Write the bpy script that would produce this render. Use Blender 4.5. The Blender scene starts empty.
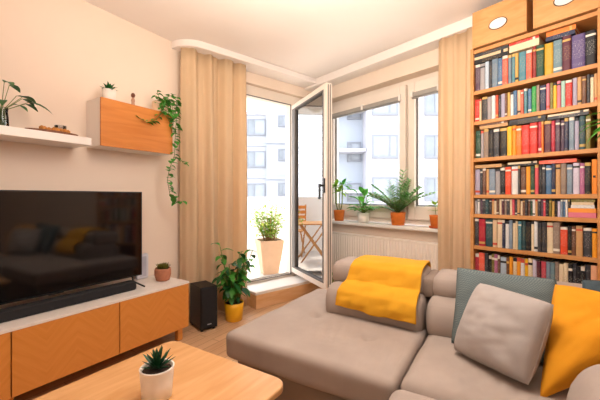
import bpy, math, random
from mathutils import Vector, Matrix, noise
random.seed(11)
S = bpy.context.scene
COL = S.collection
# ------------------------------------------------------------------ frames
AL = math.atan2(-.5334, .8459)      # television wall: x = away from that wall, y = along it
AD = math.atan2(.65, .76)           # window corner: x = towards window wall, y = towards balcony wall
def fr(frame, x, y, z=0):
    a = {'L': AL, 'D': AD, 'W': 0.0}[frame]
    c, s = math.cos(a), math.sin(a)
    return Vector((c*x - s*y, s*x + c*y, z))
def fa(frame): return {'L': AL, 'D': AD, 'W': 0.0}[frame]

# ------------------------------------------------------------------ materials
def lin(h):
    h = h.lstrip('#')
    v = [int(h[i:i+2], 16)/255 for i in (0, 2, 4)]
    return tuple((c/12.92 if c <= .04045 else ((c+.055)/1.055)**2.4) for c in v) + (1,)
_M = {}
def nodes(name):
    m = bpy.data.materials.new(name); m.use_nodes = True
    nt = m.node_tree; b = nt.nodes['Principled BSDF']
    return m, nt, b
def N(nt, t, **kw):
    n = nt.nodes.new(t)
    for k, v in kw.items(): setattr(n, k, v)
    return n
def coords(nt, scale=(1,1,1), rot=(0,0,0)):
    tc = N(nt, 'ShaderNodeTexCoord'); mp = N(nt, 'ShaderNodeMapping')
    mp.inputs['Scale'].default_value = scale; mp.inputs['Rotation'].default_value = rot
    nt.links.new(tc.outputs['Object'], mp.inputs['Vector'])
    return mp.outputs['Vector']
def ramp(nt, fac, stops):
    r = N(nt, 'ShaderNodeValToRGB')
    el = r.color_ramp.elements
    while len(el) < len(stops): el.new(.5)
    for e, (p, c) in zip(el, stops): e.position = p; e.color = c
    nt.links.new(fac, r.inputs['Fac'])
    return r.outputs['Color']
def sc_(c, k): return (min(1, c[0]*k), min(1, c[1]*k), min(1, c[2]*k), 1)
def mat(name, col, rough=.6, var=.08, scale=12, bump=0, bscale=None, spec=.4, metal=0, trans=0):
    if name in _M: return _M[name]
    m, nt, b = nodes(name); c = lin(col)
    n = N(nt, 'ShaderNodeTexNoise'); n.inputs['Scale'].default_value = scale; n.inputs['Detail'].default_value = 3
    v = coords(nt); nt.links.new(v, n.inputs['Vector'])
    nt.links.new(ramp(nt, n.outputs['Fac'], [(.3, sc_(c, 1-var)), (.7, sc_(c, 1+var))]), b.inputs['Base Color'])
    b.inputs['Roughness'].default_value = rough; b.inputs['Metallic'].default_value = metal
    b.inputs['Specular IOR Level'].default_value = spec
    if bump:
        n2 = N(nt, 'ShaderNodeTexNoise'); n2.inputs['Scale'].default_value = bscale or scale*6
        nt.links.new(v, n2.inputs['Vector'])
        bp = N(nt, 'ShaderNodeBump'); bp.inputs['Strength'].default_value = bump; bp.inputs['Distance'].default_value = .005
        nt.links.new(n2.outputs['Fac'], bp.inputs['Height']); nt.links.new(bp.outputs['Normal'], b.inputs['Normal'])
    if trans:
        tr = N(nt, 'ShaderNodeBsdfTranslucent'); tr.inputs['Color'].default_value = c
        mx = N(nt, 'ShaderNodeMixShader'); mx.inputs['Fac'].default_value = trans
        out = nt.nodes['Material Output']
        nt.links.new(b.outputs[0], mx.inputs[1]); nt.links.new(tr.outputs[0], mx.inputs[2]); nt.links.new(mx.outputs[0], out.inputs['Surface'])
    _M[name] = m; return m
def wood(name, c1, c2, rot=(0,0,0), scale=(1,14,14), rough=.4, chevron=0, spec=.4):
    if name in _M: return _M[name]
    m, nt, b = nodes(name)
    if chevron:
        tc = N(nt, 'ShaderNodeTexCoord'); sp = N(nt, 'ShaderNodeSeparateXYZ'); nt.links.new(tc.outputs['Object'], sp.inputs[0])
        # grain running diagonally, mirrored in bands along y: a chevron veneer
        pp = N(nt, 'ShaderNodeMath', operation='PINGPONG'); pp.inputs[1].default_value = chevron
        nt.links.new(sp.outputs['Y'], pp.inputs[0])
        ad = N(nt, 'ShaderNodeMath', operation='ADD'); nt.links.new(pp.outputs[0], ad.inputs[0]); nt.links.new(sp.outputs['Z'], ad.inputs[1])
        sb = N(nt, 'ShaderNodeMath', operation='SUBTRACT'); nt.links.new(pp.outputs[0], sb.inputs[0]); nt.links.new(sp.outputs['Z'], sb.inputs[1])
        cb = N(nt, 'ShaderNodeCombineXYZ')
        k1 = N(nt, 'ShaderNodeMath', operation='MULTIPLY'); k1.inputs[1].default_value = 34; nt.links.new(ad.outputs[0], k1.inputs[0])
        k2 = N(nt, 'ShaderNodeMath', operation='MULTIPLY'); k2.inputs[1].default_value = 2.5; nt.links.new(sb.outputs[0], k2.inputs[0])
        nt.links.new(k1.outputs[0], cb.inputs[0]); nt.links.new(k2.outputs[0], cb.inputs[1]); v = cb.outputs[0]
        sc = 1
    else:
        v = coords(nt, scale, rot); sc = 3
    n = N(nt, 'ShaderNodeTexNoise'); n.inputs['Scale'].default_value = sc; n.inputs['Detail'].default_value = 4; n.inputs['Distortion'].default_value = .6
    nt.links.new(v, n.inputs['Vector'])
    nt.links.new(ramp(nt, n.outputs['Fac'], [(.3, lin(c1)), (.72, lin(c2))]), b.inputs['Base Color'])
    b.inputs['Roughness'].default_value = rough; b.inputs['Specular IOR Level'].default_value = spec
    _M[name] = m; return m

M_WALL = mat('plaster_wall', '#efdccb', .9, .015, 3, .05, 60, .2)
M_CEIL = mat('plaster_ceiling', '#f3e9e4', .9, .01, 3, .03, 60, .2)
M_WHITE = mat('white_paint', '#f2ece6', .45, .015, 6)
M_FRAME = mat('window_frame_cream', '#f0e4d8', .4, .015, 6)
M_SHELFW = mat('white_lacquer', '#f1e8e2', .35, .02, 5)
M_GREYTOP = mat('pale_stone_top', '#e6ddd6', .35, .03, 20)
M_BLACK = mat('black_plastic', '#141416', .45, .1, 20)
M_BLACKM = mat('black_felt', '#1b1b1e', .75, .15, 60, .2, 300)
M_SCREEN = mat('black_glass_screen', '#08090c', .07, .05, 2, spec=.75)
M_ORWOOD = wood('honey_chevron_veneer', '#cf8338', '#d98f45', chevron=.15, rough=.38)
M_ORWOOD2 = wood('honey_veneer', '#c77c33', '#dd964b', scale=(9,.9,9), rough=.4)
M_TABLE = wood('table_oak_veneer', '#cf9860', '#deac78', scale=(9,1.1,9), rough=.36)
M_SHELF = wood('bookcase_pine', '#c38449', '#d39a60', scale=(6,1.6,6), rough=.5)
M_BACK = mat('bookcase_back', '#7a4526', .7, .1, 5)
M_BOXW = wood('box_birch', '#c98f55', '#d7a46c', scale=(6,2.2,8), rough=.55)
M_STEP = wood('step_wood', '#dfa871', '#ecc092', scale=(1.4,10,10), rough=.4)
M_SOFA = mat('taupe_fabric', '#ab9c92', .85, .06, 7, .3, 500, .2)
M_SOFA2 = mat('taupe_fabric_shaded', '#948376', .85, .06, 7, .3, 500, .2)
M_SEAM = mat('dark_piping', '#5d4f47', .9, .05, 20)
M_CURT = mat('beige_curtain', '#ecd0ac', .85, .02, 6, .1, 400, .2, trans=.3)
M_MUST = mat('mustard_wool', '#e0a32a', .85, .05, 9, .3, 350, .2)
M_MUST2 = mat('mustard_cotton', '#dc9420', .85, .05, 9, .25, 350, .2)
M_GREYP = mat('grey_linen', '#aea5a0', .9, .05, 14, .3, 500, .2)
M_TEAL = mat('teal_wool', '#47545b', .9, .2, 30, .3, 300, .2)
M_RAD = mat('radiator_enamel', '#f6ebdf', .4, .01, 5)
M_TERRA = mat('terracotta', '#d9742a', .7, .1, 25, .1)
M_TERRA2 = mat('clay_pot', '#b9785a', .65, .12, 30, .2)
M_YEL = mat('yellow_glaze', '#f0b21c', .4, .05, 12)
M_POTW = mat('white_ceramic', '#efe7dd', .45, .04, 20)
M_SOIL = mat('potting_soil', '#3a2a20', .95, .3, 60, .4)
M_LEAF = mat('leaf_green', '#4c9638', .5, .3, 22, spec=.4, trans=.2)
M_LEAFD = mat('leaf_dark', '#23612b', .45, .35, 22, spec=.4, trans=.12)
M_LEAFL = mat('leaf_light', '#8fb53c', .55, .25, 22, spec=.4, trans=.3)
M_LEAFM = mat('leaf_fern', '#6fa65c', .55, .25, 22, spec=.4, trans=.25)
M_STEM = mat('plant_stem', '#6f7f3a', .7, .2, 20)
M_CANE = mat('plant_cane', '#b98a5c', .7, .2, 20)
M_STEEL = mat('brushed_steel', '#a5a09a', .4, .05, 20)
M_GASKET = mat('grey_gasket', '#6e6a68', .6, .05, 20)
M_PLANTER = mat('taupe_planter', '#cbab8f', .7, .04, 10)
M_PARA = mat('white_parapet', '#f4f1ee', .8, .01, 5)
M_CONC = mat('balcony_tiles', '#d7cfc6', .7, .04, 8)

def glass(name, refl=.12, tint=(1,1,1,1), fresnel=True):
    if name in _M: return _M[name]
    m = bpy.data.materials.new(name); m.use_nodes = True; nt = m.node_tree
    nt.nodes.remove(nt.nodes['Principled BSDF']); out = nt.nodes['Material Output']
    t = N(nt, 'ShaderNodeBsdfTransparent'); t.inputs['Color'].default_value = tint
    g = N(nt, 'ShaderNodeBsdfGlossy'); g.inputs['Roughness'].default_value = .0
    mx = N(nt, 'ShaderNodeMixShader')
    lw = N(nt, 'ShaderNodeLayerWeight'); lw.inputs['Blend'].default_value = refl
    nz = N(nt, 'ShaderNodeTexNoise'); nz.inputs['Scale'].default_value = 1.5
    bp = N(nt, 'ShaderNodeBump'); bp.inputs['Strength'].default_value = .004
    nt.links.new(nz.outputs['Fac'], bp.inputs['Height']); nt.links.new(bp.outputs['Normal'], g.inputs['Normal'])
    nt.links.new(lw.outputs['Fresnel'], mx.inputs['Fac'])
    nt.links.new(t.outputs[0], mx.inputs[1]); nt.links.new(g.outputs[0], mx.inputs[2]); nt.links.new(mx.outputs[0], out.inputs['Surface'])
    _M[name] = m; return m
M_GLASS = glass('window_glass', .05)
M_GLASSD = glass('door_double_glazing', .8, (.92,.94,.95,1))
M_TUMBLER = glass('tumbler_glass', .3, (.86,.86,.88,1))
M_VASE = glass('vase_glass', .3, (.84,.9,.9,1))

# planks floor
def floor_mat():
    m, nt, b = nodes('oak_plank_floor')
    tc = N(nt, 'ShaderNodeTexCoord'); mp = N(nt, 'ShaderNodeMapping'); mp.inputs['Rotation'].default_value = (0, 0, -(AL+math.pi/2))
    nt.links.new(tc.outputs['Object'], mp.inputs['Vector'])
    br = N(nt, 'ShaderNodeTexBrick'); br.inputs['Scale'].default_value = 1; br.inputs['Brick Width'].default_value = .9; br.inputs['Row Height'].default_value = .075
    br.inputs['Mortar Size'].default_value = .0025; br.inputs['Color1'].default_value = lin('#cfa27a'); br.inputs['Color2'].default_value = lin('#dcb48c'); br.inputs['Mortar'].default_value = lin('#a67c58')
    nt.links.new(mp.outputs[0], br.inputs['Vector'])
    mp2 = N(nt, 'ShaderNodeMapping'); mp2.inputs['Rotation'].default_value = (0, 0, AL+math.pi/2); mp2.inputs['Scale'].default_value = (2, 40, 1)
    mp2.vector_type = 'TEXTURE'; mp2.inputs['Scale'].default_value = (.5, .03, 1)
    nt.links.new(tc.outputs['Object'], mp2.inputs['Vector'])
    n = N(nt, 'ShaderNodeTexNoise'); n.inputs['Scale'].default_value = 1; n.inputs['Detail'].default_value = 4; nt.links.new(mp2.outputs[0], n.inputs['Vector'])
    mx = N(nt, 'ShaderNodeMix', data_type='RGBA', blend_type='MULTIPLY'); mx.inputs[0].default_value = .5
    nt.links.new(br.outputs['Color'], mx.inputs[6]); nt.links.new(ramp(nt, n.outputs['Fac'], [(.3, (.78,.72,.66,1)), (.65, (1,1,1,1))]), mx.inputs[7])
    nt.links.new(mx.outputs[2], b.inputs['Base Color']); b.inputs['Roughness'].default_value = .35
    return m
M_FLOOR = floor_mat()

# teal knit with a herringbone weave
def knit_mat():
    m, nt, b = nodes('teal_herringbone_knit')
    v = coords(nt, (1,1,1))
    sp = N(nt, 'ShaderNodeSeparateXYZ'); nt.links.new(v, sp.inputs[0])
    pp = N(nt, 'ShaderNodeMath', operation='PINGPONG'); pp.inputs[1].default_value = .0045; nt.links.new(sp.outputs['X'], pp.inputs[0])
    ad = N(nt, 'ShaderNodeMath', operation='ADD'); nt.links.new(pp.outputs[0], ad.inputs[0]); nt.links.new(sp.outputs['Z'], ad.inputs[1])
    ml = N(nt, 'ShaderNodeMath', operation='MULTIPLY'); ml.inputs[1].default_value = 1100; nt.links.new(ad.outputs[0], ml.inputs[0])
    sn = N(nt, 'ShaderNodeMath', operation='SINE'); nt.links.new(ml.outputs[0], sn.inputs[0])
    nt.links.new(ramp(nt, sn.outputs[0], [(.0, lin('#5d6869')), (.7, lin('#7e8989'))]), b.inputs['Base Color'])
    b.inputs['Roughness'].default_value = .95; b.inputs['Specular IOR Level'].default_value = .1
    return m
M_KNIT = knit_mat()

# ------------------------------------------------------------------ mesh builder
class MB:
    def __init__(s): s.v = []; s.f = []; s.mi = []; s.sm = []
    def add(s, vs, fs, mi=0, sm=False):
        o = len(s.v); s.v += [tuple(p) for p in vs]
        for f in fs: s.f.append([o+i for i in f]); s.mi.append(mi); s.sm.append(sm)
    def box(s, x0, x1, y0, y1, z0, z1, mi=0):
        vs = [(x, y, z) for z in (z0, z1) for y in (y0, y1) for x in (x0, x1)]
        s.add(vs, [(0,2,3,1), (4,5,7,6), (0,1,5,4), (2,6,7,3), (0,4,6,2), (1,3,7,5)], mi)
    def prism(s, pts, z0, z1, mi=0):
        n = len(pts)
        s.add([(x, y, z0) for x, y in pts] + [(x, y, z1) for x, y in pts],
              [tuple(range(n-1, -1, -1)), tuple(range(n, 2*n))] + [(i, (i+1) % n, n+(i+1) % n, n+i) for i in range(n)], mi)
    def lathe(s, prof, cx=0, cy=0, seg=28, mi=0, cap=True, sm=True):
        vs = []
        for r, z in prof:
            for k in range(seg):
                a = 2*math.pi*k/seg; vs.append((cx+r*math.cos(a), cy+r*math.sin(a), z))
        fs = [(i*seg+k, i*seg+(k+1) % seg, (i+1)*seg+(k+1) % seg, (i+1)*seg+k) for i in range(len(prof)-1) for k in range(seg)]
        if cap:
            fs.append(tuple(range(seg-1, -1, -1))); l = (len(prof)-1)*seg; fs.append(tuple(range(l, l+seg)))
        s.add(vs, fs, mi, sm)
    def tube(s, pts, r, seg=7, mi=0):
        pts = [Vector(p) for p in pts]; n = len(pts); vs = []
        rs = r if isinstance(r, (list, tuple)) else [r]*n
        for i, p in enumerate(pts):
            d = (pts[min(i+1, n-1)] - pts[max(i-1, 0)]).normalized()
            a = d.orthogonal().normalized() if i == 0 else (pa - d*pa.dot(d)).normalized()
            pa = a; b = d.cross(a)
            for k in range(seg):
                t = 2*math.pi*k/seg; vs.append(p + (a*math.cos(t) + b*math.sin(t))*rs[i])
        fs = [(i*seg+k, i*seg+(k+1) % seg, (i+1)*seg+(k+1) % seg, (i+1)*seg+k) for i in range(n-1) for k in range(seg)]
        fs += [tuple(range(seg-1, -1, -1)), tuple(range((n-1)*seg, n*seg))]
        s.add(vs, fs, mi, True)
    def leaf(s, base, d, ln, w, droop=.3, n=5, fold=.25, tip=1.0, mi=0):
        """one blade: starts at base along d, bends down by droop"""
        p = Vector(base); d = Vector(d).normalized(); vs = []
        side0 = d.cross(Vector((0,0,1)))
        if side0.length < .05: side0 = Vector((random.uniform(-1,1), random.uniform(-1,1), 0))
        side = side0.normalized()
        for i in range(n+1):
            t = i/n
            ww = w*.5*(math.sin(math.pi*min(1, t**.8*.97+.03)))*tip
            up = side.cross(d).normalized()
            vs += [p - side*ww + up*ww*fold, p, p + side*ww + up*ww*fold]
            d = (d - Vector((0,0,1))*droop/n).normalized(); p = p + d*ln/n
        fs = []
        for i in range(n):
            a = i*3
            fs += [(a, a+1, a+4, a+3), (a+1, a+2, a+5, a+4)]
        s.add(vs, fs, mi, True)
    def grid(s, fn, nu, nv, mi=0, sm=True, closed_u=False):
        vs = [fn(i/nu, j/nv) for j in range(nv+1) for i in range(nu+1)]
        fs = [(j*(nu+1)+i, j*(nu+1)+i+1, (j+1)*(nu+1)+i+1, (j+1)*(nu+1)+i) for j in range(nv) for i in range(nu)]
        s.add(vs, fs, mi, sm)
    def build(s, name, mats, parent=None, loc=None, rz=0, bevel=0, bseg=2, solid=0, sub=0, weld=False):
        me = bpy.data.meshes.new(name); me.from_pydata([tuple(p) for p in s.v], [], s.f)
        if not isinstance(mats, (list, tuple)): mats = [mats]
        for m in mats: me.materials.append(m)
        for p, mi, sm in zip(me.polygons, s.mi, s.sm): p.material_index = mi; p.use_smooth = sm
        if weld:
            import bmesh
            bm = bmesh.new(); bm.from_mesh(me); bmesh.ops.remove_doubles(bm, verts=bm.verts, dist=1e-5); bmesh.ops.recalc_face_normals(bm, faces=bm.faces); bm.to_mesh(me); bm.free()
        me.update()
        o = bpy.data.objects.new(name, me); COL.objects.link(o)
        if parent: o.parent = parent
        if loc is not None: o.location = loc
        o.rotation_euler.z = rz
        if solid:
            md = o.modifiers.new('thickness', 'SOLIDIFY'); md.thickness = solid; md.offset = 0
        if bevel:
            md = o.modifiers.new('edges', 'BEVEL'); md.width = bevel; md.segments = bseg; md.limit_method = 'ANGLE'; md.angle_limit = math.radians(40)
        if sub:
            md = o.modifiers.new('smooth', 'SUBSURF'); md.levels = sub; md.render_levels = sub
        return o

def tag(o, label, cat, group=None):
    o['label'] = label; o['category'] = cat
    if group: o['group'] = group
    return o
def thing(name, label, cat, frame, pos, rz=0, group=None):
    o = bpy.data.objects.new(name, None); COL.objects.link(o)
    o.location = fr(frame, *pos); o.rotation_euler.z = fa(frame)+rz; o.empty_display_size = .1
    return tag(o, label, cat, group)
def solo(name, mb, mats, label, cat, frame, pos, rz=0, group=None, **kw):
    return tag(mb.build(name, mats, None, fr(frame, *pos), fa(frame)+rz, **kw), label, cat, group)
def struct(name, mb, mats, frame='D', parent=None, **kw):
    o = mb.build(name, mats, parent, None if parent else Vector((0,0,0)), 0 if parent else fa(frame), **kw)
    if not parent: o['kind'] = 'structure'
    return o
def B(*a):
    m = MB(); m.box(*a); return m
def boxes(*bs):
    m = MB()
    for b in bs: m.box(*b)
    return m

def rbox(x0, x1, y0, y1, z0, z1, r, crown=0, dimples=(), wob=0, seed=0, n=None, step=.035, creases=(), cap=40, sx=1.0):
    """soft upholstery block: every face gridded, corners rolled to radius r, top crowned"""
    m = MB()
    c = Vector(((x0+x1)/2, (y0+y1)/2, (z0+z1)/2)); h = Vector(((x1-x0)/2, (y1-y0)/2, (z1-z0)/2))
    r = min(r, h.x*sx*.99, h.y*.99, h.z*.99)
    nn = [max(6, min(cap, int(2*q/step))) for q in h]
    def mp(p):
        p = (p[0]*sx, p[1], p[2]); hs = (h.x*sx, h.y, h.z)
        q = Vector([max(-(hs[k]-r), min(hs[k]-r, p[k])) for k in range(3)])
        d = Vector(p) - q
        w = q + (d.normalized()*r if d.length > 1e-9 else d)
        w.x /= sx
        a, b = w.x/h.x, w.y/h.y
        if w.z > 0: w.z += crown*(1-a*a)*(1-b*b)*(w.z/h.z)
        g = c + w
        if wob:
            nz = noise.noise(Vector((g.x*5+seed, g.y*5, g.z*5)))*wob + noise.noise(Vector((g.x*16+seed, g.y*3, g.z*4)))*wob*.45
            g += (d.normalized() if d.length > 1e-9 else Vector((0,0,0)))*nz
        if w.z > 0:
            for dx, dy, ax_, ay_, am, fq, an in creases:
                px_, py_ = g.x-dx, g.y-dy
                g.z -= am*max(0, math.sin((px_*math.cos(an)+py_*math.sin(an))*fq + 2*noise.noise(g*6)))**2*math.exp(-(px_/ax_)**2-(py_/ay_)**2)
            for dx, dy, dp, rr in dimples:
                dd = (g.x-dx)**2 + (g.y-dy)**2; g.z -= dp*math.exp(-dd/(rr*rr))
        return g
    def sp(i, n_):   # denser near the ends
        t = i/n_; return 2*(t*.55 + .45*(3*t*t-2*t**3)) - 1 if False else -math.cos(math.pi*t)*.55 + (2*t-1)*.45
    for ax in range(3):
        u, v = (ax+1) % 3, (ax+2) % 3
        for sgn in (-1, 1):
            nu, nv = nn[u], nn[v]; vs = []
            for j in range(nv+1):
                for i in range(nu+1):
                    p = [0,0,0]; p[ax] = sgn*h[ax]; p[u] = sp(i, nu)*h[u]; p[v] = sp(j, nv)*h[v]; vs.append(mp(p))
            fs = []
            for j in range(nv):
                for i in range(nu):
                    q = (j*(nu+1)+i, j*(nu+1)+i+1, (j+1)*(nu+1)+i+1, (j+1)*(nu+1)+i)
                    fs.append(q if sgn > 0 else q[::-1])
            m.add(vs, fs, 0, True)
    return m

# ================================================================== SETTING
WL, WD, WW, H = -2.54, 3.0, 2.80, 2.52
cornA = fr('D', 1.09, 3.0); cornC = fr('D', WW, WD); cornE = fr('D', WW, -3.0); cornF = fr('L', WL, -3.5)
poly = [(p.x, p.y) for p in (cornF, cornE, cornC, cornA)]
m = MB(); m.prism(poly, -.12, 0); struct('floor', m, M_FLOOR, 'W')
m = MB(); m.prism(poly, H, H+.12); struct('ceiling', m, M_CEIL, 'W')
tA = fr('L', 1, 0).dot(Vector((0,0,0)))  # noqa
ycA = (cornA - fr('L', WL, 0)).dot(fr('L', 0, 1))
struct('wall_left', B(WL-.15, WL, -3.5, ycA+.12, 0, H), M_WALL, 'L')
# balcony wall with the door opening
DX0, DX1, DZ0, DZ1 = 1.55, 2.64, .12, 2.345
struct('wall_back', boxes((1.0, DX0, WD, WD+.28, 0, H), (DX1, 3.1, WD, WD+.28, 0, H), (DX0, DX1, WD, WD+.28, DZ1, H), (DX0, DX1, WD, WD+.28, 0, DZ0)), M_WALL, 'D')
# window wall with the window opening
WY0, WY1, WZ0, WZ1 = 1.06, 2.91, .845, 2.29
struct('wall_right', boxes((WW, WW+.3, WY1, WD, 0, H), (WW, WW+.3, -3.0, WY0, 0, H), (WW, WW+.3, WY0, WY1, 0, WZ0-.03), (WW, WW+.3, WY0, WY1, WZ1, H)), M_WALL, 'D')
d = (cornE-cornF); ln = d.length; o = MB(); o.box(0, ln, -.15, 0, 0, H)
w = o.build('wall_front', M_WALL, None, cornF, math.atan2(d.y, d.x)); w['kind'] = 'structure'
struct('baseboard_left', B(WL, WL+.014, -3.4, ycA-.02, 0, .07), M_WHITE, 'L')

# curtain pelmets
pts = [(1.02, 3.0)]
for k in range(9):
    a = math.pi - k*math.pi/16; pts.append((1.24+.22*math.cos(a), 3.0-.21*math.sin(a)))
pts += [(2.66, 2.79), (2.66, 3.0)]
m = MB(); m.prism(pts[::-1], H-.062, H); struct('trim_1', m, M_CEIL, 'D', bevel=.006)
struct('trim_2', B(2.635, WW, 1.005, 3.0, H-.085, H), M_CEIL, 'D', bevel=.006)
# window sill, step under the balcony door
struct('trim_3', B(2.70, 2.91, WY0-.04, WY1, WZ0-.03, WZ0), M_WHITE, 'D', bevel=.006)
st = struct('trim_4', B(1.77, 2.74, 2.74, 3.0, 0, .135), M_STEP, 'D', bevel=.004)
struct('trim_5', B(1.77, 2.74, 2.75, 3.05, .135, .165), M_WHITE, 'D', bevel=.004)

# window: frame, two sashes, panes, blinds
win = bpy.data.objects.new('window_1', None); COL.objects.link(win); win.rotation_euler.z = AD; win['kind'] = 'structure'
FX0, FX1 = 2.90, 2.98
def ring(y0, y1, z0, z1, iy0, iy1, iz0, iz1, x0, x1):
    return [(x0, x1, y0, iy0, z0, z1), (x0, x1, iy1, y1, z0, z1), (x0, x1, iy0, iy1, z0, iz0), (x0, x1, iy0, iy1, iz1, z1)]
S1 = (1.835, 2.74); S2 = (1.17, 1.665); SZ = (1.03, 2.13)
boxes(*ring(WY0, WY1, WZ0, WZ1, WY0+.06, WY1-.06, WZ0+.06, WZ1-.06, FX0+.03, FX1), (FX0+.03, FX1, 1.70, 1.80, WZ0+.06, WZ1-.06)).build('window_frame', M_FRAME, win, bevel=.004)
for (a, b_), (o0, o1) in ((S1, (1.765, 2.84)), (S2, (1.10, 1.735))):
    boxes(*ring(o0, o1, .90, 2.235, a, b_, SZ[0], SZ[1], FX0-.02, FX1-.01)).build('sash', M_FRAME, win, bevel=.006)
    boxes(*ring(a-.004, b_+.004, SZ[0]-.004, SZ[1]+.004, a+.014, b_-.014, SZ[0]+.012, SZ[1]-.012, FX0+.012, FX0+.03)).build('gasket', M_GASKET, win)
    B(FX0+.02, FX0+.026, a, b_, SZ[0], SZ[1]).build('pane', M_GLASS, win)
    bl = boxes((FX0-.045, FX0-.021, a-.02, b_+.02, 2.085, 2.125), *[(FX0-.043, FX0-.023, a-.015, b_+.015, 2.066+k*.006, 2.069+k*.006) for k in range(3)]).build('blind', M_STEEL, win)
    boxes(*[(FX0-.05, FX0-.019, yy-.012, yy+.012, 2.08, 2.14) for yy in (a-.02, (a+b_)/2, b_+.02)]).build('bracket', M_WHITE, bl)
hb = boxes((FX0-.032, FX0-.02, 1.775, 1.805, 1.27, 1.36), (FX0-.06, FX0-.032, 1.782, 1.798, 1.33, 1.346), (FX0-.06, FX0-.046, 1.78, 1.80, 1.22, 1.35)).build('window_handle', M_WHITE, win, bevel=.003)

def swap(bs): return [(b[2], b[3], b[0], b[1], b[4], b[5]) for b in bs]
# balcony door: frame in the opening, leaf swung into the room
door = bpy.data.objects.new('door_1', None); COL.objects.link(door); door.rotation_euler.z = AD; door['kind'] = 'structure'
boxes(*swap(ring(DX0, DX1, DZ0, DZ1, DX0+.07, DX1-.18, .20, 2.225, WD+.06, WD+.15))).build('door_frame', M_FRAME, door, bevel=.004)
boxes(*swap(ring(DX0+.06, DX1-.17, .19, 2.235, DX0+.068, DX1-.178, .198, 2.227, WD+.05, WD+.062))).build('door_gasket', M_GASKET, door)
boxes((DX0+.08, DX1-.19, WD+.07, WD+.12, .20, .208)).build('threshold', M_STEEL, door)
leaf = bpy.data.objects.new('door_leaf', None); COL.objects.link(leaf); leaf.parent = door
leaf.location = (2.455, 3.03, 0); leaf.rotation_euler.z = math.atan2(-.845, -.255)    # local +x runs from the hinge to the free edge
LW, LT = .87, .07
boxes((0, .05, 0, LT, .225, 2.215), (LW-.055, LW, 0, LT, .225, 2.215), (.05, LW-.055, 0, LT, .225, .29), (.05, LW-.055, 0, LT, 2.155, 2.215)).build('leaf_frame', M_FRAME, leaf, bevel=.005)
boxes((.03, .11, -.004, LT*.5, .285, 2.16), (LW-.068, LW-.045, -.004, LT*.5, .285, 2.16), (.11, LW-.068, -.004, LT*.5, .285, .30), (.11, LW-.068, -.004, LT*.5, 2.143, 2.16)).build('leaf_gasket', M_GASKET, leaf)
boxes((LW, LW+.004, .02, .03, .235, 2.2), (LW, LW+.004, .042, .052, .235, 2.2)).build('lock_strip', M_GASKET, leaf)
B(.10, LW-.06, .02, .026, .29, 2.15).build('leaf_pane', M_GLASSD, leaf)
boxes((LW-.04, LW-.012, -.012, 0, 1.16, 1.30), (LW-.035, LW-.018, -.05, -.01, 1.22, 1.24), (LW-.04, LW-.014, -.062, -.046, 1.10, 1.245)).build('leaf_handle', M_BLACK, leaf, bevel=.003)

# balcony outside
struct('balcony_floor', B(-1.5, 3.6, WD+.28, 5.4, -.12, .08), M_CONC, 'D')
struct('balcony_parapet', boxes((-1.5, 3.6, 5.3, 5.42, .08, 1.12), (3.42, 3.54, WD+.28, 5.3, .08, 1.12)), M_PARA, 'D')
struct('balcony_ceiling', B(-1.5, 3.1, WD+.28, 4.35, 2.45, 2.62), M_PARA, 'D')
struct('ground', B(-60, 60, -60, 60, -6.3, -6.1), mat('street_ground', '#b9b4ab', .9, .1, .3), 'W')

# ================================================================== BUILDINGS OUTSIDE
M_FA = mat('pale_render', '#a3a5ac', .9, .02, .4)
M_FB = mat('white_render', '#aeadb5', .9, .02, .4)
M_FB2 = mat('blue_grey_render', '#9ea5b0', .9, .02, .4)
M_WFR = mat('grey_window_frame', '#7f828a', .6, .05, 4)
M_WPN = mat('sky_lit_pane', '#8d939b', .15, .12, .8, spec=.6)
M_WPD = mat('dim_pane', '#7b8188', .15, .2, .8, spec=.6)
def window(parent, x0, x1, z0, z1, mull=(.5,), fr_=.10, curtain=False):
    f = boxes((x0, x0+fr_, -.06, .1, z0+fr_, z1-fr_), (x1-fr_, x1, -.06, .1, z0+fr_, z1-fr_), (x0, x1, -.06, .1, z1-fr_, z1), (x0, x1, -.12, .1, z0-.06, z0+fr_),
              *[(x0+(x1-x0)*k-fr_/2, x0+(x1-x0)*k+fr_/2, -.06, .1, z0+fr_, z1-fr_) for k in mull]).build('window', M_WFR, parent)
    e = [x0] + [x0+(x1-x0)*k for k in mull] + [x1]
    for i in range(len(e)-1):
        B(e[i]+fr_/2, e[i+1]-fr_/2, -.03, .05, z0+fr_/2, z1-fr_/2).build('pane', M_WPD if (curtain and i == 0) else M_WPN, f)
def P(u, v, Y): return (u-300)/325*Y, 1.12-(v-197)/325*Y
# building seen through the balcony door
YA = 29
bA = thing('apartment_building', 'pale grey apartment block seen through the open balcony door', 'building', 'W', (0, YA, -6.1))
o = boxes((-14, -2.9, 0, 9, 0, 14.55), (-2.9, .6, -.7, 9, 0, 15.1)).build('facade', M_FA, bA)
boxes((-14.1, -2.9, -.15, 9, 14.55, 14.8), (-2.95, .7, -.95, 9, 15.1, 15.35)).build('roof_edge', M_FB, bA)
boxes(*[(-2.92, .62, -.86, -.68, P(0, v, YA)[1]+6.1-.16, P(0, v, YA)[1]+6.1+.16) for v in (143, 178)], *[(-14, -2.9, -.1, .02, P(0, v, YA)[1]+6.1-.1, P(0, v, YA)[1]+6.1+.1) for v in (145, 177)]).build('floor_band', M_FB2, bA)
for v0, v1 in ((119, 135), (151, 167), (183.5, 199)):
    x0, z1 = P(247, v0, YA); x1, z0 = P(265.5, v1, YA)
    window(bA, x0, x1, z0+6.1, z1+6.1, (.4,), curtain=True)
    x0, _ = P(222, v0, YA); x1, _ = P(236, v1, YA); window(bA, x0, x1, z0+6.1, z1+6.1, (.5,))
b2 = bpy.data.objects.new('stair_wing', None); COL.objects.link(b2); b2.parent = bA; b2.location = (0, -.7, 0)
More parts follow.
